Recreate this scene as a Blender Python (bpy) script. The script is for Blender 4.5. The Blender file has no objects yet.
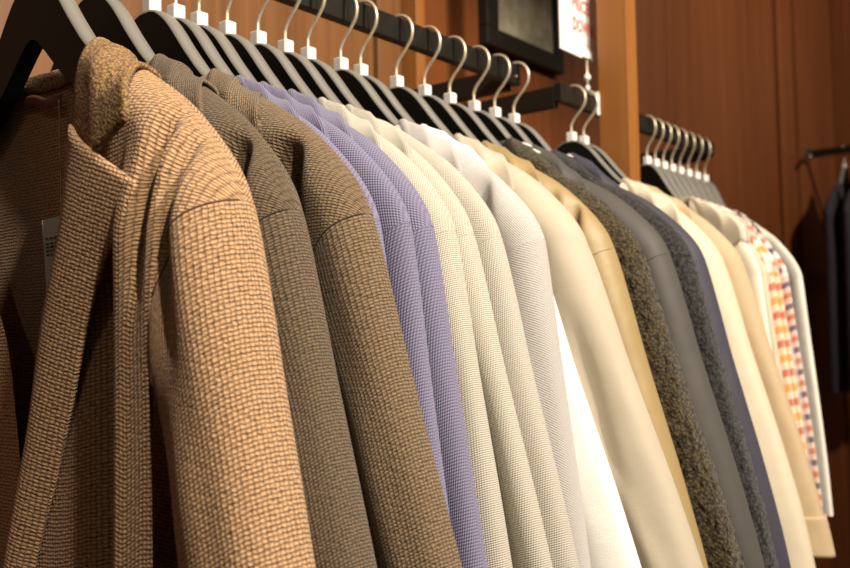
import bpy, bmesh, math, random
import numpy as np
from mathutils import Vector, Matrix

# ------------------------------------------------------------------ camera
F, PSI, PIT, ROL = 900.0, math.radians(38.9), math.radians(3.0), math.radians(1.0)
CAM = np.array([.637, 0.0, 1.167])
_r = np.array([math.cos(PSI), math.sin(PSI), 0]); _f = np.array([-math.sin(PSI), math.cos(PSI), 0]); _u = np.array([0, 0, 1.])
FW = _f*math.cos(PIT)+_u*math.sin(PIT); UP0 = _u*math.cos(PIT)-_f*math.sin(PIT)
RT = _r*math.cos(ROL)-UP0*math.sin(ROL); UP = UP0*math.cos(ROL)+_r*math.sin(ROL)
scene = bpy.context.scene
COL = scene.collection
cd = bpy.data.cameras.new('camera'); cam = bpy.data.objects.new('camera', cd); COL.objects.link(cam)
cam.matrix_world = Matrix(((RT[0], UP[0], -FW[0], CAM[0]), (RT[1], UP[1], -FW[1], CAM[1]), (RT[2], UP[2], -FW[2], CAM[2]), (0, 0, 0, 1)))
cd.sensor_width = 36; cd.lens = F/850*36; cd.clip_start = .02; cd.clip_end = 60
cd.dof.use_dof = True; cd.dof.focus_distance = .65; cd.dof.aperture_fstop = 8.0
scene.camera = cam

# ------------------------------------------------------------------ world, lights, exposure
w = bpy.data.worlds.new('shop_ambient'); scene.world = w; w.use_nodes = True
w.node_tree.nodes['Background'].inputs[0].default_value = (1.0, .80, .58, 1)
w.node_tree.nodes['Background'].inputs[1].default_value = .065
scene.view_settings.view_transform = 'Standard'; scene.view_settings.look = 'None'
scene.view_settings.gamma = 1; scene.view_settings.use_curve_mapping = False
scene.view_settings.exposure = 0.0

def spot(loc, target, power, size_deg, radius=.05, color=(1, .80, .56), blend=.5):
    l = bpy.data.lights.new('ceiling_or_fill_spot', 'SPOT'); l.energy = power; l.spot_size = math.radians(size_deg)
    l.spot_blend = blend; l.shadow_soft_size = radius; l.color = color
    o = bpy.data.objects.new('ceiling_or_fill_spot', l); COL.objects.link(o); o.location = loc
    o.rotation_euler = (Vector(target)-Vector(loc)).to_track_quat('-Z', 'Y').to_euler()
    return o
WARM = (1, .89, .75)
spot((1.60, .02, 2.60), (.15, .50, 1.2), 172, 60, .05, WARM)
spot((1.62, .78, 2.60), (.15, .88, 1.2), 245, 60, .05, WARM)
spot((1.30, -1.60, 2.60), (.10, .40, 1.25), 11, 50, .06, WARM)  # weak fill added behind the camera to brighten the surfaces facing it
spot((.60, .75, 2.65), (-.34, .55, 1.7), 14, 70, .06, WARM)
spot((1.30, 2.60, 2.65), (-.34, 3.2, 1.5), 110, 95, .06, WARM)

# ------------------------------------------------------------------ helpers
def px_plane_y(px, py, Y):
    v = FW+RT*(px-425)/F+UP*(284-py)/F
    return CAM+v*((Y-CAM[1])/v[1])
def px_plane_x(px, py, X):
    v = FW+RT*(px-425)/F+UP*(284-py)/F
    return CAM+v*((X-CAM[0])/v[0])
def tag(o, label=None, cat=None, group=None, kind=None):
    for k, v in (('label', label), ('category', cat), ('group', group), ('kind', kind)):
        if v: o[k] = v
    return o
def empty(name, loc, rz=0):
    o = bpy.data.objects.new(name, None); COL.objects.link(o); o.location = loc; o.rotation_euler = (0, 0, rz); o.empty_display_size = .02
    return o
def link(name, me, mat=None, parent=None, smooth=True):
    if mat and not me.materials: me.materials.append(mat)
    if smooth: me.shade_smooth()
    o = bpy.data.objects.new(name, me); COL.objects.link(o)
    if parent: o.parent = parent
    return o
def bm_obj(name, bm, mat, parent=None, smooth=False):
    me = bpy.data.meshes.new(name); bm.to_mesh(me); bm.free()
    return link(name, me, mat, parent, smooth)
def box_bm(x0, x1, y0, y1, z0, z1, bev=0.0, seg=2):
    bm = bmesh.new(); bmesh.ops.create_cube(bm, size=1)
    for v in bm.verts:
        v.co = Vector(((x0+x1)/2+v.co.x*(x1-x0), (y0+y1)/2+v.co.y*(y1-y0), (z0+z1)/2+v.co.z*(z1-z0)))
    if bev: bmesh.ops.bevel(bm, geom=bm.edges[:], offset=bev, segments=seg, profile=.5, affect='EDGES')
    return bm
def box(name, b, mat, parent=None, bev=.001, **k):
    return bm_obj(name, box_bm(*b, bev), mat, parent)
def tube_bm(pts, rad, n=10, bm=None, caps=True):
    bm = bm or bmesh.new(); pts = [Vector(p) for p in pts]; rings = []
    rad = rad if hasattr(rad, '__len__') else [rad]*len(pts)
    prev = None
    for i, p in enumerate(pts):
        t = (pts[min(i+1, len(pts)-1)]-pts[max(i-1, 0)]).normalized()
        if prev is None: a = t.orthogonal().normalized()
        else:
            a = prev-t*prev.dot(t)
            a = a.normalized() if a.length > 1e-6 else t.orthogonal().normalized()
        prev = a; b = t.cross(a)
        rings.append([bm.verts.new(p+(a*math.cos(k*2*math.pi/n)+b*math.sin(k*2*math.pi/n))*rad[i]) for k in range(n)])
    for r0, r1 in zip(rings, rings[1:]):
        for k in range(n): bm.faces.new((r0[k], r0[(k+1) % n], r1[(k+1) % n], r1[k]))
    if caps:
        bm.faces.new(rings[0][::-1]); bm.faces.new(rings[-1])
    return bm
def catmull(pts, n):
    """n points along a Catmull-Rom curve through pts, evenly spread by length"""
    p = np.array(pts, float); q = np.vstack([2*p[0]-p[1], p, 2*p[-1]-p[-2]]); out = []
    for i in range(len(p)-1):
        a, b, c, d = q[i:i+4]
        for t in np.linspace(0, 1, 24, endpoint=False):
            out.append(.5*((2*b)+(-a+c)*t+(2*a-5*b+4*c-d)*t*t+(-a+3*b-3*c+d)*t**3))
    out.append(p[-1]); out = np.array(out)
    s = np.r_[0, np.cumsum(np.linalg.norm(np.diff(out, axis=0), axis=1))]
    u = np.linspace(0, s[-1], n) if np.isscalar(n) else np.array(n)*s[-1]
    return np.stack([np.interp(u, s, out[:, k]) for k in range(p.shape[1])], 1)
def sstep(a, b, x):
    t = np.clip((x-a)/(b-a), 0, 1); return t*t*(3-2*t)
class Grid:
    """collects quad grids with UVs in metres into one mesh"""
    def __init__(s): s.v = []; s.f = []; s.uv = []; s.n = 0
    def add(s, P, UV, wrap=False, flip=False):
        n, m = P.shape[:2]; base = s.n; s.v.append(P.reshape(-1, 3)); s.n += n*m
        uvf = UV.reshape(-1, 2)
        i, j = np.meshgrid(np.arange(n-1), np.arange(m if wrap else m-1), indexing='ij'); i = i.ravel(); j = j.ravel(); j2 = (j+1) % m
        q = np.stack([i*m+j, i*m+j2, (i+1)*m+j2, (i+1)*m+j], 1)
        uv = uvf[q].copy()
        if wrap:
            per = getattr(s, 'period', 0); last = j == m-1
            uv[last, 1, 0] += per; uv[last, 2, 0] += per
        if flip: q = q[:, ::-1]; uv = uv[:, ::-1]
        s.f.append(q+base); s.uv.append(uv)
    def build(s, name, mat, parent, merge=1e-5, solid=0):
        me = bpy.data.meshes.new(name); me.from_pydata(np.vstack(s.v).tolist(), [], np.vstack(s.f).tolist())
        l = me.uv_layers.new(name='UVMap'); l.data.foreach_set('uv', np.vstack(s.uv).reshape(-1).astype(np.float32))
        if merge:
            bm = bmesh.new(); bm.from_mesh(me); bmesh.ops.remove_doubles(bm, verts=bm.verts[:], dist=merge); bm.to_mesh(me); bm.free()
        o = link(name, me, mat, parent)
        if solid:
            m = o.modifiers.new('thickness', 'SOLIDIFY'); m.thickness = solid; m.offset = 0
        return o

# ------------------------------------------------------------------ materials
def srgb(r, g, b):
    f = lambda c: ((c/255+.055)/1.055)**2.4 if c > 10 else c/255/12.92
    return (f(r), f(g), f(b), 1)
class NT:
    def __init__(s, name, rough=.6, spec=.3):
        s.m = bpy.data.materials.new(name); s.m.use_nodes = True; s.t = s.m.node_tree; s.b = s.t.nodes['Principled BSDF']
        s.b.inputs['Roughness'].default_value = rough; s.b.inputs['Specular IOR Level'].default_value = spec
    def n(s, typ, ins=None, **props):
        nd = s.t.nodes.new(typ)
        for k, v in props.items(): setattr(nd, k, v)
        for k, v in (ins or {}).items():
            if hasattr(v, 'is_linked'): s.t.links.new(v, nd.inputs[k])
            else: nd.inputs[k].default_value = v
        return nd
    def l(s, a, b): s.t.links.new(a, b)
    def math(s, op, a, b=None, c=None):
        d = {0: a}
        if b is not None: d[1] = b
        if c is not None: d[2] = c
        return s.n('ShaderNodeMath', d, operation=op).outputs[0]
    def ramp(s, fac, stops):
        r = s.n('ShaderNodeValToRGB', {0: fac}); e = r.color_ramp.elements
        while len(e) < len(stops): e.new(.5)
        for el, (p, c) in zip(e, stops): el.position = p; el.color = c
        return r.outputs[0]
    def bump(s, h, dist, strength=1.0, prev=None):
        d = {'Height': h, 'Distance': dist, 'Strength': strength}
        if prev is not None: d['Normal'] = prev
        return s.n('ShaderNodeBump', d).outputs[0]

def plain(name, col, rough=.5, metal=0, spec=.4):
    k = NT(name, rough, spec); k.b.inputs['Base Color'].default_value = col; k.b.inputs['Metallic'].default_value = metal
    return k.m
def cloth_base(k, sheen=.15):
    k.b.inputs['Sheen Weight'].default_value = sheen; k.b.inputs['Sheen Roughness'].default_value = .5
def fabric_hopsack(name, light, dark, bw=.0031, rh=.0026, depth=.0008):
    """chunky basket weave: short bars of yarn in staggered rows"""
    k = NT(name, .85, .15); cloth_base(k)
    uv = k.n('ShaderNodeUVMap').outputs[0]
    nz = k.n('ShaderNodeTexNoise', {'Vector': uv, 'Scale': 230., 'Detail': 2.})
    wob = k.n('ShaderNodeVectorMath', {0: nz.outputs['Color'], 1: (.5, .5, .5)}, operation='SUBTRACT').outputs[0]
    wob = k.n('ShaderNodeVectorMath', {0: wob, 'Scale': rh*.85}, operation='SCALE').outputs[0]
    p = k.n('ShaderNodeVectorMath', {0: uv, 1: wob}, operation='ADD').outputs[0]
    sp = k.n('ShaderNodeSeparateXYZ', {0: p}); u = k.math('MULTIPLY', sp.outputs[0], 1/bw); v = k.math('MULTIPLY', sp.outputs[1], 1/rh)
    row = 0.0
    chk = k.math('ABSOLUTE', k.math('SINE', k.math('MULTIPLY', k.math('ADD', k.math('FLOOR', v), k.math('FLOOR', u)), math.pi/2)))
    hv = k.math('POWER', k.math('ABSOLUTE', k.math('SINE', k.math('MULTIPLY', v, math.pi))), .7)
    hu = k.math('POWER', k.math('ABSOLUTE', k.math('SINE', k.math('MULTIPLY', k.math('ADD', u, row), math.pi))), .6)
    h0 = k.math('MULTIPLY', k.math('MULTIPLY', hv, k.math('MULTIPLY_ADD', hu, .8, .2)), k.math('MULTIPLY_ADD', chk, .30, .75))
    fine = k.n('ShaderNodeTexNoise', {'Vector': uv, 'Scale': 900., 'Detail': 3.}).outputs[0]
    big = k.n('ShaderNodeTexNoise', {'Vector': uv, 'Scale': 300., 'Detail': 2.}).outputs[0]
    h = k.math('ADD', h0, k.math('MULTIPLY_ADD', fine, .6, -.3)); h = k.math('ADD', h, k.math('MULTIPLY_ADD', big, .8, -.4))
    mid = tuple(.6*a+.4*b for a, b in zip(light, dark))
    k.l(k.ramp(h, [(.05, dark), (.42, mid), (.85, light)]), k.b.inputs['Base Color'])  # shade in the gaps between yarns is painted into the colour
    k.l(k.bump(h, depth), k.b.inputs['Normal'])
    return k.m
def fabric_grain(name, light, dark, per=.0026, depth=.0005, twill=True, fuzz=.3, sheen=.15, contrast=.5):
    """fine knit, pique or twill: crossed waves of yarn"""
    k = NT(name, .85, .15); cloth_base(k, sheen)
    uv = k.n('ShaderNodeUVMap').outputs[0]; sp = k.n('ShaderNodeSeparateXYZ', {0: uv})
    u, v = sp.outputs[0], sp.outputs[1]; f = 2*math.pi/per
    if twill: a = k.math('ADD', k.math('MULTIPLY', u, f*.8), k.math('MULTIPLY', v, f*.9)); b = k.math('SUBTRACT', k.math('MULTIPLY', u, f*.9), k.math('MULTIPLY', v, f*.5))
    else: a = k.math('MULTIPLY', u, f); b = k.math('MULTIPLY', v, f*1.1)
    h = k.math('MULTIPLY', k.math('SINE', a), k.math('SINE', b)); h = k.math('MULTIPLY_ADD', h, .5, .5)
    fine = k.n('ShaderNodeTexNoise', {'Vector': uv, 'Scale': 700., 'Detail': 3.}).outputs[0]
    h = k.math('ADD', h, k.math('MULTIPLY', fine, fuzz))
    fac = k.math('MULTIPLY_ADD', h, contrast, .5-contrast*.6)
    k.l(k.ramp(fac, [(.1, dark), (.75, light)]), k.b.inputs['Base Color'])
    k.l(k.bump(h, depth), k.b.inputs['Normal'])
    return k.m
def fabric_boucle(name, light, dark, scale=330., depth=.004, sheen=.2):
    k = NT(name, .95, .1); cloth_base(k, sheen)
    uv = k.n('ShaderNodeTexCoord').outputs['Object']
    nz = k.n('ShaderNodeTexNoise', {'Vector': uv, 'Scale': scale, 'Detail': 4., 'Roughness': .65}).outputs[0]
    vo = k.n('ShaderNodeTexVoronoi', {'Vector': uv, 'Scale': scale*.75}).outputs[0]
    h = k.math('ADD', nz, k.math('MULTIPLY', vo, -.7))
    k.l(k.ramp(h, [(.0, dark), (.45, light)]), k.b.inputs['Base Color'])
    k.l(k.bump(h, depth), k.b.inputs['Normal'])
    return k.m
def fabric_smooth(name, col, rough=.6, sheen=.1, spec=.3):
    k = NT(name, rough, spec); cloth_base(k, sheen)
    uv = k.n('ShaderNodeUVMap').outputs[0]
    a = k.n('ShaderNodeTexNoise', {'Vector': uv, 'Scale': 18., 'Detail': 3.}).outputs[0]
    fine = k.n('ShaderNodeTexNoise', {'Vector': uv, 'Scale': 1200., 'Detail': 2.}).outputs[0]
    d = tuple(c*.9 for c in col[:3])+(1,)
    k.l(k.ramp(fine, [(.3, d), (.7, col)]), k.b.inputs['Base Color'])
    k.l(k.bump(k.math('ADD', k.math('MULTIPLY', a, 6.), fine), .0006, .6), k.b.inputs['Normal'])
    return k.m
def fabric_check(name, base, cu, cv, per=.022):
    """woven check: vertical and horizontal coloured bands, darker where they cross"""
    k = NT(name, .75, .2); cloth_base(k, .05)
    uv = k.n('ShaderNodeUVMap').outputs[0]; sp = k.n('ShaderNodeSeparateXYZ', {0: uv})
    def band(x, n, width=.5):
        t = k.math('FRACT', k.math('MULTIPLY', x, 1/per)); on = k.math('LESS_THAN', t, width)
        idx = k.math('FRACT', k.math('MULTIPLY', k.math('FLOOR', k.math('MULTIPLY', x, 1/per)), 1/n))
        return on, idx
    ou, iu = band(sp.outputs[0], 2.0); ov, iv = band(sp.outputs[1], 2.0)
    colu = k.n('ShaderNodeMixRGB', {'Fac': k.math('GREATER_THAN', iu, .25), 'Color1': cu, 'Color2': cv}).outputs[0]
    colv = k.n('ShaderNodeMixRGB', {'Fac': k.math('GREATER_THAN', iv, .25), 'Color1': cu, 'Color2': cv}).outputs[0]
    c1 = k.n('ShaderNodeMixRGB', {'Fac': k.math('MULTIPLY', ou, .45), 'Color1': base, 'Color2': colu}).outputs[0]
    c2 = k.n('ShaderNodeMixRGB', {'Fac': k.math('MULTIPLY', ov, k.math('MULTIPLY_ADD', ou, .5, .30)), 'Color1': c1, 'Color2': colv}).outputs[0]
    k.l(c2, k.b.inputs['Base Color'])
    return k.m
def wood(name, c0, c1, c2, axis='z', scale=1.0, rough=.42):
    k = NT(name, rough, .35)
    co = k.n('ShaderNodeTexCoord').outputs['Object']
    mp = k.n('ShaderNodeMapping', {0: co, 'Scale': (60*scale, 60*scale, 1.6*scale)}).outputs[0]
    n1 = k.n('ShaderNodeTexNoise', {'Vector': mp, 'Scale': 1., 'Detail': 5., 'Roughness': .6, 'Distortion': .4}).outputs[0]
    mp2 = k.n('ShaderNodeMapping', {0: co, 'Scale': (7*scale, 7*scale, .35*scale)}).outputs[0]
    n2 = k.n('ShaderNodeTexNoise', {'Vector': mp2, 'Scale': 1., 'Detail': 3.}).outputs[0]
    f = k.math('ADD', k.math('MULTIPLY', n1, .6), k.math('MULTIPLY', n2, .4))
    k.l(k.ramp(f, [(.3, c0), (.5, c1), (.7, c2)]), k.b.inputs['Base Color'])
    k.l(k.bump(n1, .0004, .5), k.b.inputs['Normal'])
    return k.m

M = {
 'tan': fabric_hopsack('tan_hopsack', srgb(200, 160, 119), srgb(90, 63, 41)),
 'tan_in': fabric_boucle('tan_collar_grain', srgb(184, 148, 102), srgb(112, 85, 56), 620., .0014, .05),
 'brown': fabric_hopsack('brown_hopsack', srgb(116, 98, 76), srgb(50, 41, 30), .0026, .0020, .0008),
 'brown3': fabric_hopsack('dark_tan_hopsack', srgb(136, 114, 86), srgb(60, 48, 34), .0028, .0021, .0008),
 'purple': fabric_grain('lavender_pique', srgb(138, 133, 156), srgb(82, 78, 106), .0030, .0006, True, .3, .2),
 'cream': fabric_grain('cream_twill', srgb(210, 204, 188), srgb(140, 130, 110), .0022, .0006, True, .35, .15),
 'cream2': fabric_grain('pale_cream_twill', srgb(206, 200, 186), srgb(144, 134, 116), .0023, .0006, True, .35, .15),
 'greymel': fabric_grain('light_grey_melange', srgb(192, 186, 181), srgb(120, 113, 107), .0024, .0005, False, 1.1, .2, .7),
 'white': fabric_smooth('white_cotton', srgb(250, 248, 240)),
 'beige': fabric_smooth('beige_poplin', srgb(186, 174, 153), .6),
 'khaki': fabric_smooth('khaki_satin', srgb(160, 136, 92), .42, .1, .45),
 'olive': fabric_boucle('olive_fleece', srgb(98, 83, 50), srgb(42, 34, 20), 420., .003),
 'grey': fabric_smooth('charcoal_twill', srgb(78, 74, 68), .55),
 'charfuzz': fabric_boucle('charcoal_fleece', srgb(70, 66, 64), srgb(32, 30, 30), 420, .002),
 'navy': fabric_smooth('slate_navy_twill', srgb(62, 59, 70), .6),
 'ecru': fabric_smooth('ecru_cotton', srgb(214, 200, 174)),
 'sand': fabric_smooth('sand_cotton', srgb(192, 168, 132)),
 'check_y': fabric_check('yellow_check', srgb(248, 238, 220), srgb(230, 150, 60), srgb(190, 80, 60)),
 'check': fabric_check('red_navy_check', srgb(240, 234, 226), srgb(190, 98, 48), srgb(48, 50, 84), .017),
 'offwhite': fabric_smooth('off_white_cotton', srgb(244, 236, 222)),
 'darknavy': fabric_smooth('dark_navy_cotton', srgb(42, 38, 45), .7),
 'black': plain('hanger_black', srgb(9, 9, 8), .6, 0, .2),
 'strip': plain('hanger_grey_edge', srgb(122, 118, 110), .38, 0, .6),
 'chrome': plain('hook_steel', srgb(222, 206, 180), .38, .55),
 'marker': plain('marker_white', srgb(244, 240, 232), .4),
 'rail': plain('rail_dark_metal', srgb(40, 37, 31), .42, .5),
 'railcap': plain('screw_steel', srgb(190, 180, 160), .3, 1.0),
 'wall': wood('wall_veneer', srgb(92, 60, 34), srgb(116, 77, 44), srgb(136, 93, 55)),
 'walldark': wood('dark_veneer', srgb(98, 52, 24), srgb(118, 66, 32), srgb(136, 80, 42)),
 'post': wood('post_wood', srgb(124, 76, 34), srgb(144, 92, 44), srgb(160, 107, 55), 'z', .6),
 'floor': wood('floor_wood', srgb(60, 40, 24), srgb(76, 50, 30), srgb(92, 62, 38)),
 'ceil': plain('ceiling_paint', srgb(190, 180, 165), .9),
 'gap': plain('groove_dark', srgb(26, 15, 9), .9),
 'frame': plain('frame_black', srgb(34, 30, 24), .4),
 'card': plain('card_white', srgb(238, 232, 224), .6),
 'red': plain('print_red', srgb(214, 60, 60), .6),
 'tagcard': plain('tag_cream', srgb(240, 234, 214), .6),
 'tagink': plain('tag_ink', srgb(80, 74, 66), .6),
 'loop': plain('loop_brown', srgb(112, 70, 50), .7),
 'thread': plain('thread_pale', srgb(190, 170, 140), .6),
 'button': plain('button_horn', srgb(60, 42, 28), .35),
}
def picture_mat():
    k = NT('print_grey', .5, .3); co = k.n('ShaderNodeTexCoord').outputs['Object']
    a = k.n('ShaderNodeTexNoise', {'Vector': co, 'Scale': 14., 'Detail': 6., 'Roughness': .7}).outputs[0]
    k.l(k.ramp(a, [(.3, srgb(112, 104, 84)), (.6, srgb(170, 162, 136)), (.8, srgb(205, 198, 172))]), k.b.inputs['Base Color']); return k.m
M['picture'] = picture_mat()

# ------------------------------------------------------------------ the setting
ZR = 1.5            # centre height of the long rail
WX = -.34           # face of the back wall
Z0, Z1 = 0.0, 2.75
tag(box('floor', (-.5, 4.2, -3.0, 4.3, -.06, 0.0), M['floor'], bev=0), kind='structure')
tag(box('ceiling', (-.5, 4.2, -3.0, 4.3, Z1, Z1+.06), M['ceil'], bev=0), kind='structure')
wb = tag(box('wall_back', (WX-.10, WX-.03, -3.0, 4.3, Z0, Z1), M['gap'], bev=0), kind='structure')
tag(box('wall_end', (WX-.1, 4.2, 3.93, 4.05, Z0, Z1), M['walldark'], bev=0), kind='structure')
def wall_piece(name, px0, px1, proud, mat, y0=None, y1=None):
    a = y0 if y0 is not None else px_plane_x(px0, 40, WX)[1]; b = y1 if y1 is not None else px_plane_x(px1, 40, WX)[1]
    return box(name, (WX-.03, WX+proud, a, b, Z0, Z1), mat, wb, bev=.0015)
yA = px_plane_x(374, 40, WX)[1]
for k in range(4):
    wall_piece('panel', 0, 0, 0, M['wall'], yA-.62*(k+1)+.0012, yA-.62*k-.0012)
wall_piece('stile', 376.5, 391, .004, M['wall'])
wall_piece('recess_strip', 391, 411, -.022, M['wall'])
wall_piece('stile', 411.3, 420, .012, M['post'])
yD = px_plane_x(421, 40, WX)[1]
wall_piece('panel', 0, 0, -.004, M['walldark'], yD, 2.05)
wall_piece('panel', 0, 0, -.004, M['walldark'], 2.053, 3.17)
wall_piece('stile', 0, 0, .006, M['walldark'], 3.175, 3.24)
wall_piece('panel', 0, 0, -.008, M['walldark'], 3.245, 3.40)
wall_piece('panel', 0, 0, 0, M['walldark'], 3.405, 3.88)

# wooden post in front of the second rail
pa = px_plane_y(598.5, 120, 1.2); pb = px_plane_y(629.5, 130, 1.2)
tag(box('shelf_post', (pa[0]+.001, pb[0], 1.2, 1.232, Z0, Z1), M['post'], bev=.0012), 'square orange-brown wooden post standing between the hanging clothes', 'post')

# rails
def rail(y0, y1, arms, label):
    r = empty('clothes_rail', (0, y0, ZR)); tag(r, label, 'rail', 'wall rails for the clothes')
    box('bar', (-.006, .006, 0, y1-y0, -.0135, .0135), M['rail'], r, .0012)
    for ya in arms:
        box('arm', (WX, -.006, ya-y0-.012, ya-y0, -.020, .0100), M['rail'], r, .001)
        b = bmesh.new(); bmesh.ops.create_cone(b, segments=16, radius1=.022, radius2=.022, depth=.006, cap_ends=True)
        bmesh.ops.rotate(b, verts=b.verts[:], matrix=Matrix.Rotation(math.pi/2, 3, 'Y')); bmesh.ops.translate(b, verts=b.verts[:], vec=(WX+.007, ya-y0-.006, -.005))
        bm_obj('wall_flange', b, M['rail'], r, False)
    ye = y1-y0
    b = bmesh.new(); bmesh.ops.create_uvsphere(b, u_segments=10, v_segments=6, radius=.0022); bmesh.ops.translate(b, verts=b.verts[:], vec=(.006, ye-.012 if arms[-1] > y0+.3 else .012, -.004))
    bm_obj('screw', b, M['railcap'], r, True)
    return r
rail(.04, .990, (.06, .985), 'dark metal rail holding the tan, brown, lavender and cream jackets')
rail(1.094, 1.66, (1.106, 1.655), 'dark metal rail behind the wooden post, with checked shirts')

# ------------------------------------------------------------------ hangers
HTOP = [(0, -.0655), (.010, -.0662), (.020, -.0715), (.030, -.080), (.040, -.0915), (.050, -.104), (.060, -.1155), (.072, -.1285), (.089, -.1425), (.11, -.157), (.135, -.173), (.155, -.187), (.168, -.199)]
HBOT = [(.168, -.216), (.155, -.211), (.135, -.201), (.11, -.189), (.089, -.177), (.06, -.158), (.04, -.143), (.02, -.125), (.006, -.1135), (0, -.112)]
def hanger_meshes():
    out = []
    top = catmull(HTOP, 34); bot = catmull(HBOT, 24)
    th = .0065
    half = np.vstack([top, bot]); full = np.vstack([half, (half*[-1, 1])[::-1][1:-1]])
    bm = bmesh.new(); fr = [bm.verts.new((x, -th, z)) for x, z in full]; bk = [bm.verts.new((x, th, z)) for x, z in full]
    n = len(full)
    for i in range(n): bm.faces.new((fr[i], fr[(i+1) % n], bk[(i+1) % n], bk[i]))
    # front and back faces as quads between the top and bottom edges
    nt, nb = len(top), len(bot)
    for sgn in (1, -1):
        T = catmull(HTOP, 24)*[sgn, 1]; B = catmull(HBOT[::-1], 24)*[sgn, 1]
        for y in (-th, th):
            a = [bm.verts.new((p[0], y, p[1])) for p in T]; b = [bm.verts.new((p[0], y, p[1])) for p in B]
            for i in range(23): bm.faces.new((a[i], a[i+1], b[i+1], b[i]))
    bmesh.ops.recalc_face_normals(bm, faces=bm.faces[:])
    me = bpy.data.meshes.new('hanger_body'); bm.to_mesh(me); bm.free(); me.materials.append(M['black']); out.append(me)
    # grey strip along the top edge, slightly rounded
    top2 = np.vstack([(top*[-1, 1])[::-1][:-1], top]); d = np.gradient(top2, axis=0); nrm = np.stack([-d[:, 1], d[:, 0]], 1); nrm /= np.linalg.norm(nrm, axis=1)[:, None]
    bm = bmesh.new(); rows = []
    for (p, q) in zip(top2, nrm):
        rows.append([bm.verts.new((p[0]+q[0]*h, y, p[1]+q[1]*h)) for y, h in ((-.0068, -.0008), (-.0062, .0010), (0, .0018), (.0062, .0010), (.0068, -.0008))])
    for a, b in zip(rows, rows[1:]):
        for k in range(4): bm.faces.new((a[k], a[k+1], b[k+1], b[k]))
    bmesh.ops.recalc_face_normals(bm, faces=bm.faces[:])
    me = bpy.data.meshes.new('top_edge'); bm.to_mesh(me); bm.free(); me.materials.append(M['strip']); me.shade_smooth(); out.append(me)
    # hook
    c = (.003, -.0051); R = .0205
    pts = [(-.0005, -.066), (-.0005, -.045), (.000, -.0405), (.0045, -.033), (.013, -.0245)]
    for a in np.linspace(-32, 148, 19): pts.append((c[0]+R*math.cos(math.radians(a)), c[1]+R*math.sin(math.radians(a))))
    pts = catmull(pts, 46)
    bm = tube_bm([(p[0], 0, p[1]) for p in pts], .0018, 8)
    me = bpy.data.meshes.new('hook'); bm.to_mesh(me); bm.free(); me.materials.append(M['chrome']); me.shade_smooth(); out.append(me)
    bm = box_bm(-.0058, .0058, -.0058, .0058, -.0655, -.0515, .0012)
    me = bpy.data.meshes.new('size_marker'); bm.to_mesh(me); bm.free(); me.materials.append(M['marker']); out.append(me)
    return out
HM = hanger_meshes()
def hanger(Y, what, yaw=0, loc=None, narrow=1.0):
    h = empty('clothes_hanger', loc or (0, Y, ZR), yaw); h.scale = (narrow, 1, 1)
    for nm, me in zip(('hanger_body', 'top_edge', 'hook', 'size_marker'), HM):
        o = bpy.data.objects.new(nm, me); COL.objects.link(o); o.parent = h
    tag(h, 'black wishbone hanger with grey top edge, carrying the '+what, 'hanger', 'hangers on the rails')
    return h

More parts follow.
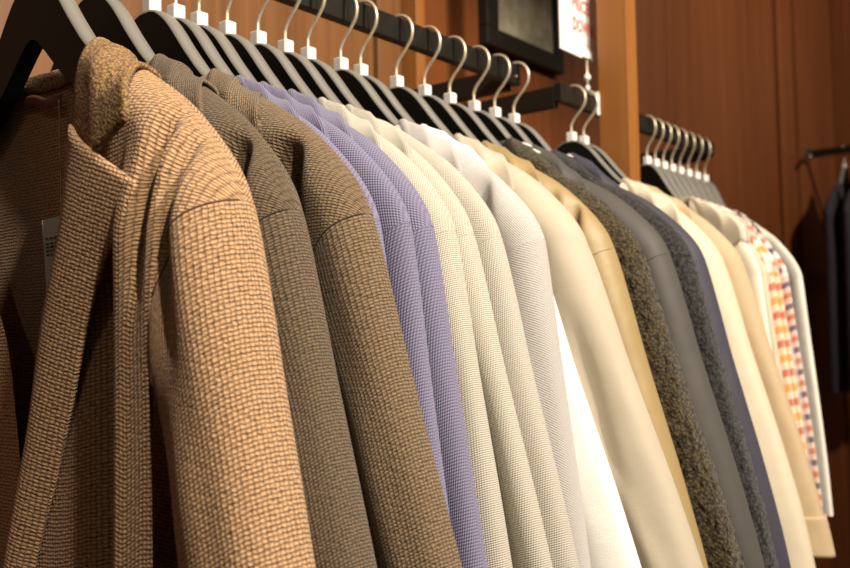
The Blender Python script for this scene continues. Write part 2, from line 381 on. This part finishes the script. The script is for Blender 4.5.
# ------------------------------------------------------------------ garments
SH = np.array([(.082, -.1335), (.092, -.137), (.105, -.1425), (.14, -.1625), (.175, -.1845), (.20, -.206), (.2185, -.2255), (.230, -.242), (.236, -.256)])
SLV = np.array([(.236, -.256), (.2405, -.275), (.2485, -.315), (.259, -.37), (.2825, -.48), (.3005, -.58), (.314, -.70), (.320, -.82), (.322, -.95)])
def garment(name, label, cat, Y, mat, hf, hb, xt=.236, xb=.287, slen=.60, hem=-.80, collar=True, wsl=.088, yaw=0, seed=0, group=None,
            loc=None, roll=None, roll_l=None, lapel=None, folds=(), fold_amp=.004, solid=.003, clift=1.0, sfolds=(), rough=0.0, inner=None, res=1.0, dz=0.0, seam=False, collar_mat=None, side_in=.80, sbul=.16, cuff=False, ah=.055):
    rnd = random.Random(seed)
    g = empty(name, loc or (0, Y, ZR), yaw); tag(g, label, cat, group)
    kx = (xt-.082)/(.236-.082)
    sh = SH.copy(); sh[:, 0] = .082+(sh[:, 0]-.082)*kx; sh[:, 1] += dz
    sl = SLV.copy(); sl[:, 0] = xt+(sl[:, 0]-.236)*(xb-xt)/(.2865-.236); sl[:, 1] += dz
    nu, nv = int(46*res), int(80*res)
    us = np.linspace(0, 1, nu); vs = np.linspace(0, 1, nv)**1.8
    top = catmull(sh, us)
    prof = catmull(sh, us)
    neck, tip = sh[0], sh[-1]
    roll = roll or [neck, (.078, -.20), (.040, -.33), (.012, -.46), (.004, -.58), (.002, hem)]
    right = [tip, (xt-.5*ah, -.274+dz), (xt-.87*ah, -.302+dz), (xt-ah, -.35+dz), (xt-.93*ah, -.50+dz), (xt-.83*ah, hem)]
    def coons(c0, c1, d0, d1):
        u = np.linspace(0, 1, len(c0))[None, :, None]; v = vs[:, None, None]
        return ((1-v)*c0[None]+v*c1[None]+(1-u)*d0[:, None]+u*d1[:, None]-(1-u)*(1-v)*c0[0]-u*(1-v)*c0[-1]-(1-u)*v*c1[0]-u*v*c1[-1])
    def dist(X, Z):
        d = np.full(X.shape, 9.0)
        for a, b in zip(prof, prof[1:]):
            e = b-a; t = np.clip(((X-a[0])*e[0]+(Z-a[1])*e[1])/(e@e), 0, 1)
            d = np.minimum(d, (X-a[0]-t*e[0])**2+(Z-a[1]-t*e[1])**2)
        d = np.sqrt(d); d[0, -nu:] = 0.0
        return d
    rho = .024
    phs = [rnd.uniform(0, 6.28) for _ in range(8)]
    def noisef(X, Z, s=1.0):
        env = sstep(-.17, -.42, Z)
        return env*(np.sin(X*62*s+Z*5+phs[0])*.55+np.sin(X*115*s-Z*8+phs[1])*.30+np.sin(X*31*s+Z*14+phs[2])*.4)
    def flat_uv(X, y, Z):
        dx, dy, dz_ = np.diff(X, axis=0), np.diff(y, axis=0), np.diff(Z, axis=0)
        ext = np.sqrt(dx**2+dy**2+dz_**2)-np.sqrt(dx**2+dz_**2)
        return np.stack([X, Z-np.vstack([np.zeros((1, X.shape[1])), np.cumsum(ext, 0)])], -1)
    G = Grid()
    def front(rl, sign, extra, hfac=1.0):
        d0 = catmull(rl, vs); d1 = catmull(right, vs)
        c1 = np.stack([np.linspace(d0[-1, 0], d1[-1, 0], nu), np.linspace(d0[-1, 1], d1[-1, 1], nu)], 1)
        P = coons(top, c1, d0, d1); X, Z = P[..., 0], P[..., 1]
        D = dist(X, Z); r = np.sqrt(1-(1-np.clip(D/rho, 0, 1))**2)
        U = np.broadcast_to(us[None, :], X.shape)
        side = 1-sstep(.70, 1.0, U)*sstep(-.285, -.42, Z)*side_in
        y = -hf*hfac*r*side
        y = y - fold_amp*noisef(X, Z)*r*side
        for (fx0, fz0, fx1, fz1, fw, fw2, fa, *fade) in extra:
            tt = (Z-fz0)/(fz1-fz0); xr = fx0+(fx1-fx0)*np.clip(tt, -.2, 1.5); env = sstep(0, .5, tt)*(1-sstep(.8, 1.5, tt) if fade else 1)
            y = y - fa*env*np.exp(-((X-xr)/np.where(X < xr, fw, fw2))**2)*r
        G.add(np.stack([sign*X, y, Z], -1), flat_uv(sign*X, y, Z), flip=sign < 0)
        k = Z[:, -1] > -.352+dz
        return np.stack([X[k, -1], y[k, -1], Z[k, -1]], 1)
    arm_r = front(roll, 1, folds)
    arm_l = front(roll_l or roll, -1, (), .7)
    # back panel, both halves
    nc = 10
    nb_top = np.vstack([np.stack([np.linspace(0, neck[0], nc, endpoint=False), np.linspace(neck[1]-.010, neck[1], nc, endpoint=False)], 1), top])
    d0b = np.stack([np.zeros(nv), nb_top[0, 1]+(hem-nb_top[0, 1])*vs], 1); d1b = catmull(right, vs)
    u2 = np.r_[np.linspace(0, .2, nc, endpoint=False), .2+.8*us]
    c1b = np.stack([u2*d1b[-1, 0], np.full(len(u2), hem)], 1)
    u = u2[None, :, None]; v = vs[:, None, None]
    P = ((1-v)*nb_top[None]+v*c1b[None]+(1-u)*d0b[:, None]+u*d1b[:, None]-(1-u)*(1-v)*nb_top[0]-u*(1-v)*nb_top[-1]-(1-u)*v*c1b[0]-u*v*c1b[-1])
    X, Z = P[..., 0], P[..., 1]; D = dist(X, Z); r = np.sqrt(1-(1-np.clip(D/rho, 0, 1))**2)
    side = 1-sstep(.66, .98, np.broadcast_to(u2[None, :], X.shape))*sstep(-.262, -.335, Z)*.85
    y = hb*r*side - .6*fold_amp*noisef(X, Z, .8)*r*side*sstep(0, .05, X)
    kb = Z[:, -1] > -.352+dz; arm_b = np.stack([X[kb, -1], y[kb, -1], Z[kb, -1]], 1)
    G.add(np.stack([X, y, Z], -1), flat_uv(X, y, Z), flip=True)
    G.add(np.stack([-X, y, Z], -1), flat_uv(-X, y, Z))
    body = G.build('body', mat, g, 1e-5)
    # sleeves
    nt, na = int(90*res), int(56*res)
    ts = np.linspace(0, 1, nt); th = np.linspace(0, 2*math.pi, na, endpoint=False)
    for sign in (1, -1):
        S = Grid(); zo = sl[0, 1]-slen*ts
        xo = np.interp(zo, sl[::-1, 1], sl[::-1, 0])
        so = catmull(sl, 300); xo = np.interp(zo, so[::-1, 1], so[::-1, 0])
        if sign < 0: xo = xt+(xo-xt)*.35; 
        zi = sl[0, 1]-.060-(slen-.060)*ts
        xoi = np.interp(zi, so[::-1, 1], so[::-1, 0])
        if sign < 0: xoi = xt+(xoi-xt)*.35
        wd = wsl*(1+.18*np.clip(ts*slen/.4, 0, 1))
        xi = xoi-wd
        O = np.stack([xo, zo], 1)[:, None]; I = np.stack([xi, zi], 1)[:, None]
        c = np.cos(th)[None, :, None]; sn = np.sin(th)[None, :]
        XZ = (O+I)/2+(O-I)/2*c
        bul = 1+sbul*np.where(ts < .25, np.sin(np.pi*np.clip(ts/.5, 0, 1)), 1-.5*sstep(.25, 1, ts))
        hh = np.where(np.sin(th) > 0, hf*.97, hb*.9)[None, :]*bul[:, None]
        ex = (.46+.26*sstep(0, .22, ts))[:, None]; yy = -np.sign(sn)*np.abs(sn)**ex*hh
        cr = (np.cos(th)[None, :]+.0*ts[:, None]); zz = XZ[..., 1]
        env = sstep(0, .25, ts)[:, None]; fr = np.clip(sn, 0, 1)
        fold = np.sin(cr*4.2+ts[:, None]*3+phs[3])*.5+np.sin(cr*8.5-ts[:, None]*5+phs[4])*.3+np.sin(ts[:, None]*26+cr*3+phs[5])*.18
        yy = yy-fold_amp*.9*fold*env*fr
        for (c0, t0, c1, t1, fw, fa) in (sfolds if sign > 0 else ()):
            tt = (ts[:, None]-t0)/(t1-t0); cc = c0+(c1-c0)*np.clip(tt, 0, 1.3)
            yy = yy-fa*sstep(0, .3, tt)*np.exp(-((cr-cc)/fw)**2)*fr
        P = np.stack([XZ[..., 0], np.broadcast_to(yy, XZ.shape[:2]), zz], -1)
        # the first ring is the armhole edge of the body, so body and sleeve meet along the seam
        nf = na//2+1; fr_ = catmull(arm_r if sign > 0 else arm_l, nf); bk_ = catmull(arm_b, na-nf+2)[::-1][1:-1]
        ring0 = np.vstack([fr_, bk_])
        P = P+(1-sstep(0, .13/slen, ts))[:, None, None]*(ring0-P[0])[None]
        P = P*[sign, 1, 1]
        if rough:
            rs = np.random.RandomState(seed+7); P = P+rs.normal(0, rough, P.shape)*[.6, 1, .6]
        per = 2*(wsl*1.1+.02); S.period = per
        tv = ts
        rg = P[int(nt*.3)]; seg_ = np.linalg.norm(np.diff(np.vstack([rg, rg[:1]]), axis=0), axis=1); per = float(seg_.sum()); S.period = per
        UVs = np.stack(np.broadcast_arrays(np.r_[0, np.cumsum(seg_)[:-1]][None, :], (tv*-slen)[:, None]), -1)
        S.add(P, UVs, wrap=True, flip=sign > 0)
        so_ = S.build('sleeve', mat, g, 0)
        if cuff and sign > 0:
            K = Grid(); K.period = per; k0 = int(nt*.86); ring = P[k0:]; cen = ring.mean(axis=1, keepdims=True)
            K.add(cen+(ring-cen)*1.035, UVs[-len(ring):], wrap=True, flip=True); ko = K.build('cuff', mat, so_, 0, .002)
        if seam and sign > 0:
            k = np.argsort(th)[1:int(na*.36)]
            pts = P[0, k]*1.0; pts[:, 1] -= .0003
            bm = tube_bm([tuple(p) for p in pts[::1]], .0006, 6); bm_obj('armhole_seam', bm, mat, so_, True)
    # collar
    if collar:
        y0 = hf/.03; yb = hb/.02; l = clift
        Nn = [(.100, -.027*y0, -.196), (.095, -.024*y0, -.170), (.085, -.014*y0, -.148), (.074, .0, -.139), (.062, .010*yb, -.137), (.035, .015*yb, -.142), (0, .017*yb, -.144)]
        Ff = [(.106, -.0345*y0, -.196), (.108, -.033*y0, -.174), (.104, -.026*y0, -.153), (.083, -.004*y0, -.1305), (.070, .013*yb, -.127), (.04, .020*yb, -.126), (0, .022*yb, -.127)]
        Mm = [(.146, -.041*y0, -.222), (.142, -.040*y0, -.186), (.136, -.035*y0, -.163), (.110, -.004*y0, -.1410), (.096, .021*yb, -.145), (.05, .0265*yb, -.148), (0, .0275*yb, -.150)]
        Ee = [(.175, -.0385*y0, -.205), (.173, -.038*y0, -.190), (.166, -.032*y0, -.178), (.139, -.004*y0, -.1590), (.126, .020*yb, -.165), (.07, .027*yb, -.174), (0, .0285*yb, -.175)]
        kx2 = 1.0
        n1 = 40; cur = [catmull(np.array(q)+[0, 0, dz+kl*(clift-1)*.012], n1) for q, kl in ((Nn, 0), (Ff, 1), (Mm, .75), (Ee, .1))]
        rows = []
        for i in range(n1):
            n_, f_, m_, e_ = (c_[i] for c_ in cur); b_ = f_+np.array([0, 0, .004]); kk = np.linspace(0, 1, 9)[:, None]
            arc = (1-kk)**2*n_+2*kk*(1-kk)*(b_+(n_-f_)*.1+np.array([0, 0, .002]))+kk**2*(f_*.75+m_*.25)
            leaf = np.vstack([(f_*.75+m_*.25)*(1-t)+m_*t for t in np.linspace(0, 1, 7)[1:]]+[m_*(1-t)+e_*t for t in np.linspace(0, 1, 8)[1:]])
            rows.append(np.vstack([arc, leaf]))
        P = np.array(rows); full = np.vstack([P, (P*[-1, 1, 1])[::-1][1:]])
        seg = np.r_[0, np.cumsum(np.linalg.norm(np.diff(full[:, 12], axis=0), axis=1))]; sc_ = np.r_[0, np.cumsum(np.linalg.norm(np.diff(full[20], axis=0), axis=1))]
        Cg = Grid(); Cg.add(full, np.stack(np.broadcast_arrays(seg[:, None], sc_[None, :]), -1)); Cg.build('collar', collar_mat or mat, g, 0, solid)
    if lapel:
        for sign in (1, -1):
            rl, le = lapel
            n1 = 70; A = catmull(rl, n1); B = catmull(le, n1); L = Grid(); wv = np.linspace(0, 1, 22)
            XZ = A[:, None]+(B-A)[:, None]*wv[None, :, None]
            y = -(hf+.001)-(.012*np.sin(np.pi*wv**.7)+.003*wv)[None, :]*np.ones((n1, 1))
            y = y-.0015*np.sin(np.linspace(0, 9, n1))[:, None]*wv[None, :]
            if sign < 0: XZ = XZ+np.array([.0, 0]); y = y*.7
            L.add(np.stack([sign*XZ[..., 0], y, XZ[..., 1]], -1), np.stack([XZ[..., 0], XZ[..., 1]], -1)@np.array([[.94, .34], [-.34, .94]]), flip=sign < 0)
            L.build('lapel', mat, g, 0, solid)
    return g

def px_loc(pts, Y, dy):
    return [tuple(q) for q in (px_plane_y(a, b, Y+dy)[[0, 2]]-[0, ZR] for a, b in pts)]
H = dict(enumerate([.336, .383, .433, .457, .481, .512, .548, .582, .612, .658, .688, .746, .795, .843, .892, .937, .981, 1.131, 1.167], 1))

# the tan jacket facing the camera
roll1 = px_loc([(72, 122), (69, 170), (67, 216), (60, 260), (51, 307), (45, 350), (37, 420), (24, 500), (14, 568)], .336, -.034)
roll1b = [SH[0]]+[(.104, -.152)]+[tuple(p) for p in roll1]+[(.012, -.60), (.010, -.80)]
lap1 = px_loc([(128, 180), (125, 203), (113, 232), (98, 262), (80, 325), (64, 400), (46, 480), (27, 568)], .336, -.040)
lapel1 = (roll1+[(.012, -.60)], lap1+[(.030, -.60)])
roll1l = [SH[0], (.095, -.165), (.075, -.22), (.04, -.28), (.006, -.33), (-.008, -.39), (-.018, -.45), (-.024, -.55), (-.01, -.80)]
garment('tweed_jacket', 'tan basket-weave jacket with notched lapels and a price tag inside', 'jacket', H[1], M['tan'], .030, .018, .234, .288, hem=-.78,
        roll=roll1b, roll_l=roll1l, lapel=lapel1, seed=1, fold_amp=.002, wsl=.070, solid=.004, group='jackets on the long rail', res=1.4, collar_mat=M['tan_in'],
        ah=.036, side_in=.05, sbul=.42, seam=True, folds=[(.166, -.20, .168, -.36, .006, .075, .014), (.150, -.225, .147, -.42, .024, .010, -.027), (.190, -.165, .186, -.28, .007, .006, -.013, 1), (.208, -.175, .206, -.28, .007, .006, -.013, 1)])
S = [  # name, label, category, hanger number, material, xt, xb, extra
 ('tweed_jacket', 'dark brown basket-weave jacket hanging right behind the tan one', 'jacket', 2, 'brown', .226, .291, {'wsl': .052, 'ah': .040, 'seam': True, 'folds': [(.186, -.186, .190, -.27, .011, .009, -.028)]}),
 ('tweed_jacket', 'grey-brown basket-weave jacket next to the lavender cardigans', 'jacket', 3, 'brown3', .243, .318, {'wsl': .064, 'ah': .042, 'seam': True, 'folds': [(.186, -.188, .188, -.27, .012, .010, -.032)]}),
 ('knit_cardigan', 'lavender knit cardigan pressed against the grey-brown jacket', 'cardigan', 4, 'purple', .228, .268, {}),
 ('knit_cardigan', 'middle one of the three lavender knit cardigans', 'cardigan', 5, 'purple', .235, .270, {}),
 ('knit_cardigan', 'lavender knit cardigan next to the cream cardigans', 'cardigan', 6, 'purple', .230, .273, {}),
 ('knit_cardigan', 'cream twill cardigan next to the lavender ones', 'cardigan', 7, 'cream', .224, .268, {}),
 ('knit_cardigan', 'middle one of the three cream cardigans, with a deep shaded fold', 'cardigan', 8, 'cream', .217, .280, {'sfolds': [(.30, .02, .30, .5, .28, -.012)]}),
 ('knit_cardigan', 'cream cardigan next to the light grey blazer', 'cardigan', 9, 'cream2', .222, .283, {'collar': False}),
 ('wool_blazer', 'light grey melange blazer with a turned-down collar', 'blazer', 10, 'greymel', .237, .269, {'folds': [(.182, -.155, .190, -.27, .016, .009, -.012)]}),
 ('cotton_shirt', 'bright white garment between grey blazer and beige coat', 'shirt', 11, 'white', .208, .292, {}),
 ('trench_coat', 'smooth beige coat with a wide flaring sleeve', 'coat', 12, 'beige', .230, .318, {'wsl': .105, 'sfolds': [(.55, .05, .15, .5, .16, -.006), (-.2, .1, .5, .45, .14, .005)]}),
 ('satin_jacket', 'golden khaki jacket with a sheen, beside the olive fleece', 'jacket', 13, 'khaki', .232, .302, {'seam': True, 'folds': [(.196, -.165, .200, -.27, .012, .006, -.016), (.175, -.16, .178, -.27, .010, .006, -.010)]}),
 ('fleece_jacket', 'dark olive curly fleece jacket', 'jacket', 14, 'olive', .238, .314, {'clift': 2.1, 'rough': .0012, 'res': 1.6}),
 ('twill_jacket', 'charcoal grey smooth jacket with a shoulder seam', 'jacket', 15, 'grey', .246, .316, {'seam': True, 'clift': 2.0}),
 ('fleece_jacket', 'charcoal fuzzy fleece jacket behind the smooth grey one', 'jacket', 16, 'charfuzz', .252, .314, {'clift': 2.1, 'rough': .0010, 'res': 1.4}),
 ('twill_jacket', 'slate navy jacket next to the ecru jacket', 'jacket', 17, 'navy', .248, .311, {'clift': 2.3}),
 ('cotton_jacket', 'narrow ecru jacket between slate navy and sand jackets', 'jacket', 18, 'ecru', .216, .285, {'slen': .5}),
 ('cotton_jacket', 'sand coloured jacket with a wide stitched cuff', 'jacket', 19, 'sand', .228, .297, {'slen': .358, 'wsl': .095, 'cuff': True}),
]
hanger(H[1], 'tan jacket with the price tag')
SHORT = {2: 'dark brown jacket', 3: 'grey-brown jacket', 4: 'lavender cardigan by the brown jacket', 5: 'middle lavender cardigan', 6: 'lavender cardigan by the cream ones', 7: 'cream cardigan by the lavender ones',
 8: 'middle cream cardigan', 9: 'cream cardigan by the grey blazer', 10: 'light grey blazer', 11: 'bright white shirt', 12: 'smooth beige coat', 13: 'golden khaki jacket', 14: 'olive fleece jacket',
 15: 'smooth charcoal jacket', 16: 'charcoal fleece jacket', 17: 'slate navy jacket', 18: 'narrow ecru jacket', 19: 'sand jacket'}
for i, (nm, lab, cat, hn, mt, xt, xb, ex) in enumerate(S):
    gp = H[hn]-H[hn-1]; gn = (H[hn+1]-H[hn]) if hn+1 in H else .04
    hf = min(.028, .52*gp); hb = min(.018, .44*gn)
    hf = max(hf, .0125)
    garment(nm, lab, cat, H[hn], M[mt], hf, hb, xt, xb, seed=10+i*3, group='garments on the rails', fold_amp=.0035 if gp > .03 else .002, **ex)
    hanger(H[hn], SHORT[hn])

def stickers(root, Y, pxs, dy):
    for a, b in pxs:
        q = px_plane_y(a, b, Y+dy); bm = box_bm(-.0048, .0048, -.004, .004, -.0012, .0012, .0006)
        bmesh.ops.rotate(bm, verts=bm.verts[:], matrix=Matrix.Rotation(math.radians(32), 3, 'Y')); bmesh.ops.translate(bm, verts=bm.verts[:], vec=(q[0], dy, q[2]-ZR))
        bm_obj('white_label', bm, M['marker'], root)
stickers(bpy.data.objects['fleece_jacket'], H[14], [(527, 145), (535.5, 151)], -.006)
stickers(bpy.data.objects['twill_jacket.001'], H[17], [(571.5, 156.5), (580, 161.5)], -.006)

# shirts on the far part of the second rail, swung a little towards the near end
FAR = [('cotton_shirt', 'cream shirt right behind the wooden post', 'ecru', .190, .22, 'cream shirt behind the post'),
       ('cotton_shirt', 'off-white shirt hanging between two cream shirts', 'offwhite', .190, .22, 'off-white shirt between cream ones'),
       ('cotton_shirt', 'cream shirt squeezed beside the yellow checked shirt', 'ecru', .194, .226, 'cream shirt by the yellow checks'),
       ('check_shirt', 'yellow and orange checked shirt, behind the sand jacket', 'check_y', .202, .236, 'yellow checked shirt'),
       ('check_shirt', 'orange checked shirt pressed against the red and navy one', 'check_y', .208, .242, 'orange checked shirt'),
       ('check_shirt', 'white shirt with orange, red and navy checks', 'check', .220, .256, 'red and navy checked shirt'),
       ('cotton_shirt', 'dark navy shirt showing as a thin dark edge', 'darknavy', .217, .25, 'thin dark navy shirt'),
       ('cotton_shirt', 'plain off-white shirt, last garment on the rail behind the post', 'offwhite', .242, .275, 'last off-white shirt')]
hy = [px_plane_x(p, 150, 0)[1] for p in np.linspace(647, 704, len(FAR))]
for i, ((nm, lab, mt, xt, xb, sh_), yy) in enumerate(zip(FAR, hy)):
    yaw = -math.radians(12+i*2.95)
    garment(nm, lab, 'shirt', yy, M[mt], .008, .008, xt, xb, slen=.37 if i > 4 else .36, yaw=yaw, seed=70+i, group='garments on the rails', fold_amp=.0012, solid=.0015, wsl=.08, res=.7)
    hanger(yy, sh_, yaw, None, .8)

# ------------------------------------------------------------------ price tag in the tan jacket
tg = empty('price_tag', (0, H[1], ZR)); tag(tg, 'cream paper price tag hanging inside the tan jacket', 'price tag')
def loc1(px, py, dy): q = px_plane_y(px, py, H[1]+dy); return Vector((q[0], dy, q[2]-ZR))
c0, c1, c2, c3 = (loc1(42, 220, -.034), loc1(74, 213, -.016), loc1(76, 314, -.016), loc1(48, 316, -.034))
bm = bmesh.new(); f = bm.faces.new([bm.verts.new(p) for p in (c0, c1, c2, c3)]); r = bmesh.ops.extrude_face_region(bm, geom=[f])
bmesh.ops.translate(bm, verts=[v for v in r['geom'] if isinstance(v, bmesh.types.BMVert)], vec=(0, .0006, 0)); bmesh.ops.recalc_face_normals(bm, faces=bm.faces[:])
bm_obj('card', bm, M['tagcard'], tg)
def tag_quad(name, u0, v0, u1, v1, mat):
    P = lambda u, v: (c0.lerp(c1, u)).lerp(c3.lerp(c2, u), v)+Vector((0, -.0007, 0))
    bm = bmesh.new(); f = bm.faces.new([bm.verts.new(P(*q)) for q in ((u0, v0), (u1, v0), (u1, v1), (u0, v1))]); bmesh.ops.recalc_face_normals(bm, faces=[f])
    return bm_obj(name, bm, mat, tg)
rt = random.Random(5)
for row, (v, n) in enumerate(((.20, 3), (.255, 6), (.29, 6), (.33, 5), (.37, 3), (.66, 3))):
    u = .10
    for k in range(n):
        wl = rt.uniform(.05, .12); tag_quad('print', u, v, min(u+wl, .95), v+.018, M['tagink']); u += wl+.035
tag_quad('red_band', 0, .92, 1, 1.0, M['red'])
cpts = catmull([loc1(59, 100, .006), loc1(60, 140, .004), loc1(61, 180, -.010), loc1(61, 219, -.024)], 16)
bm_obj('cord', tube_bm([tuple(p) for p in cpts], .0006, 6), M['thread'], tg, True)

# brown hanging loop sewn inside the tan jacket's collar
tj = bpy.data.objects['tweed_jacket']
lp = [loc1(24, 98, .012), loc1(34, 95, .010), loc1(47, 98, .009), loc1(61, 95, .010)]; A = catmull(lp, 14); L = Grid()
L.add(np.stack([A, A+np.array([0, 0, -.0075])], 1), np.zeros((14, 2, 2))); L.build('hanging_loop', M['loop'], tj, 0, .001)

# ------------------------------------------------------------------ framed picture and sale sign
fy0, fy1 = px_plane_x(485, 40, WX+.012)[1], px_plane_x(562, 70, WX+.012)[1]; fz0 = px_plane_x(487, 44, WX+.012)[2]
fr = empty('picture_frame', (WX, fy0, fz0)); tag(fr, 'black framed dark grey picture on the back wall', 'picture')
fw_, fh_, ft = fy1-fy0, .42, .036
box('backing', (.0, .008, .01, fw_-.01, .01, fh_-.01), M['picture'], fr, .0005)
box('frame_bar', (0, .018, 0, fw_, 0, ft), M['frame'], fr, .002); box('frame_bar', (0, .018, 0, fw_, fh_-ft, fh_), M['frame'], fr, .002)
box('frame_bar', (0, .018, 0, ft*1.15, ft, fh_-ft), M['frame'], fr, .002); box('frame_bar', (0, .018, fw_-ft*.75, fw_, ft, fh_-ft), M['frame'], fr, .002)
sx = -.014
q = px_plane_x(560, 48, sx); sg = empty('sale_sign', (sx, q[1], q[2])); tag(sg, 'white card sign with red letters clipped above the rail', 'sign')
box('card', (-.0006, .0006, 0, .165, 0, .19), M['card'], sg, 0)
def letters(txt, y, z, size):
    cu = bpy.data.curves.new('lettering', 'FONT'); cu.body = txt; cu.size = size; cu.extrude = .0002; cu.align_x = 'LEFT'; cu.offset = .0005; cu.space_character = 1.12
    o = bpy.data.objects.new('lettering', cu); COL.objects.link(o)
    dg = bpy.context.evaluated_depsgraph_get(); me = bpy.data.meshes.new_from_object(o.evaluated_get(dg)); bpy.data.objects.remove(o)
    me.materials.clear(); me.materials.append(M['red'])
    o = bpy.data.objects.new('lettering', me); COL.objects.link(o); o.parent = sg; o.location = (.0011, y, z); o.rotation_euler = (math.pi/2, 0, math.pi/2); o.scale = (.66, 1, 1)
    return o
ty = px_plane_x(572, 22, sx)[1]-q[1]; letters('PRICE', ty, .070, .027); letters('DOWN', ty, .038, .027)
box('rule_line', (.0006, .0009, .045, .12, .022, .0228), M['red'], sg, 0)
by = px_plane_x(586, 75, sx)[1]-q[1]; zr_ = ZR-q[2]
bm_obj('stem', tube_bm([(0.002, by, zr_+.012), (.002, by, .004)], .0018, 8), M['chrome'], sg, True)
for zz, rr in ((zr_+.046, .0055), (zr_+.030, .004)):
    b = bmesh.new(); bmesh.ops.create_uvsphere(b, u_segments=14, v_segments=8, radius=rr); bmesh.ops.translate(b, verts=b.verts[:], vec=(.002, by, zz)); bm_obj('ball_joint', b, M['marker'], sg, True)
box('sign_clip', (-.002, .006, by-.014, by+.014, .0, .012), M['marker'], sg, .001)
box('rail_clip', (.0205, .0235, by-.009, by+.009, zr_-.016, zr_+.018), M['marker'], sg, .001)
box('rail_clip', (.004, .0235, by-.009, by+.009, zr_+.0145, zr_+.019), M['marker'], sg, .001)

# ------------------------------------------------------------------ high arm with dark overshirts on the far wall
ay = 3.47; az = px_plane_x(812, 155, WX+.02)[2]
ar = empty('hanging_arm', (WX, ay, az)); tag(ar, 'dark metal arm sticking out of the far wooden wall', 'rail')
box('bar', (0, .95, -.006, .006, -.0135, .0135), M['rail'], ar, .001)
box('wall_flange', (0, .012, -.03, .03, -.03, .03), M['railcap'], ar, .003)
bm_obj('brace', tube_bm([(.01, -.02, -.012), (.05, -.12, -.03)], .006, 8), M['rail'], ar, True)
b = bmesh.new(); bmesh.ops.create_uvsphere(b, u_segments=12, v_segments=8, radius=.009); bmesh.ops.translate(b, verts=b.verts[:], vec=(.05, -.12, -.03)); bm_obj('brace_tip', b, M['railcap'], ar, True)
for i, xx in enumerate((.135, .195)):
    lab = ('dark navy overshirt closest to the far wooden wall', 'dark navy overshirt with a chest pocket flap on the high arm')[i]
    p = (WX+xx, ay, az)
    gg = garment('overshirt', lab, 'shirt', 0, M['darknavy'], .020, .016, .26, .285, slen=.60, hem=-.86, yaw=math.pi/2, loc=p, seed=90+i, group='dark shirts on the high arm', res=.7, solid=.002)
    if i: box('pocket_flap', (-.15, -.05, -.030, -.024, -.36, -.32), M['darknavy'], gg, .002)
    hanger(0, ('overshirt nearest the far wall', 'overshirt with chest pocket')[i], math.pi/2, p)
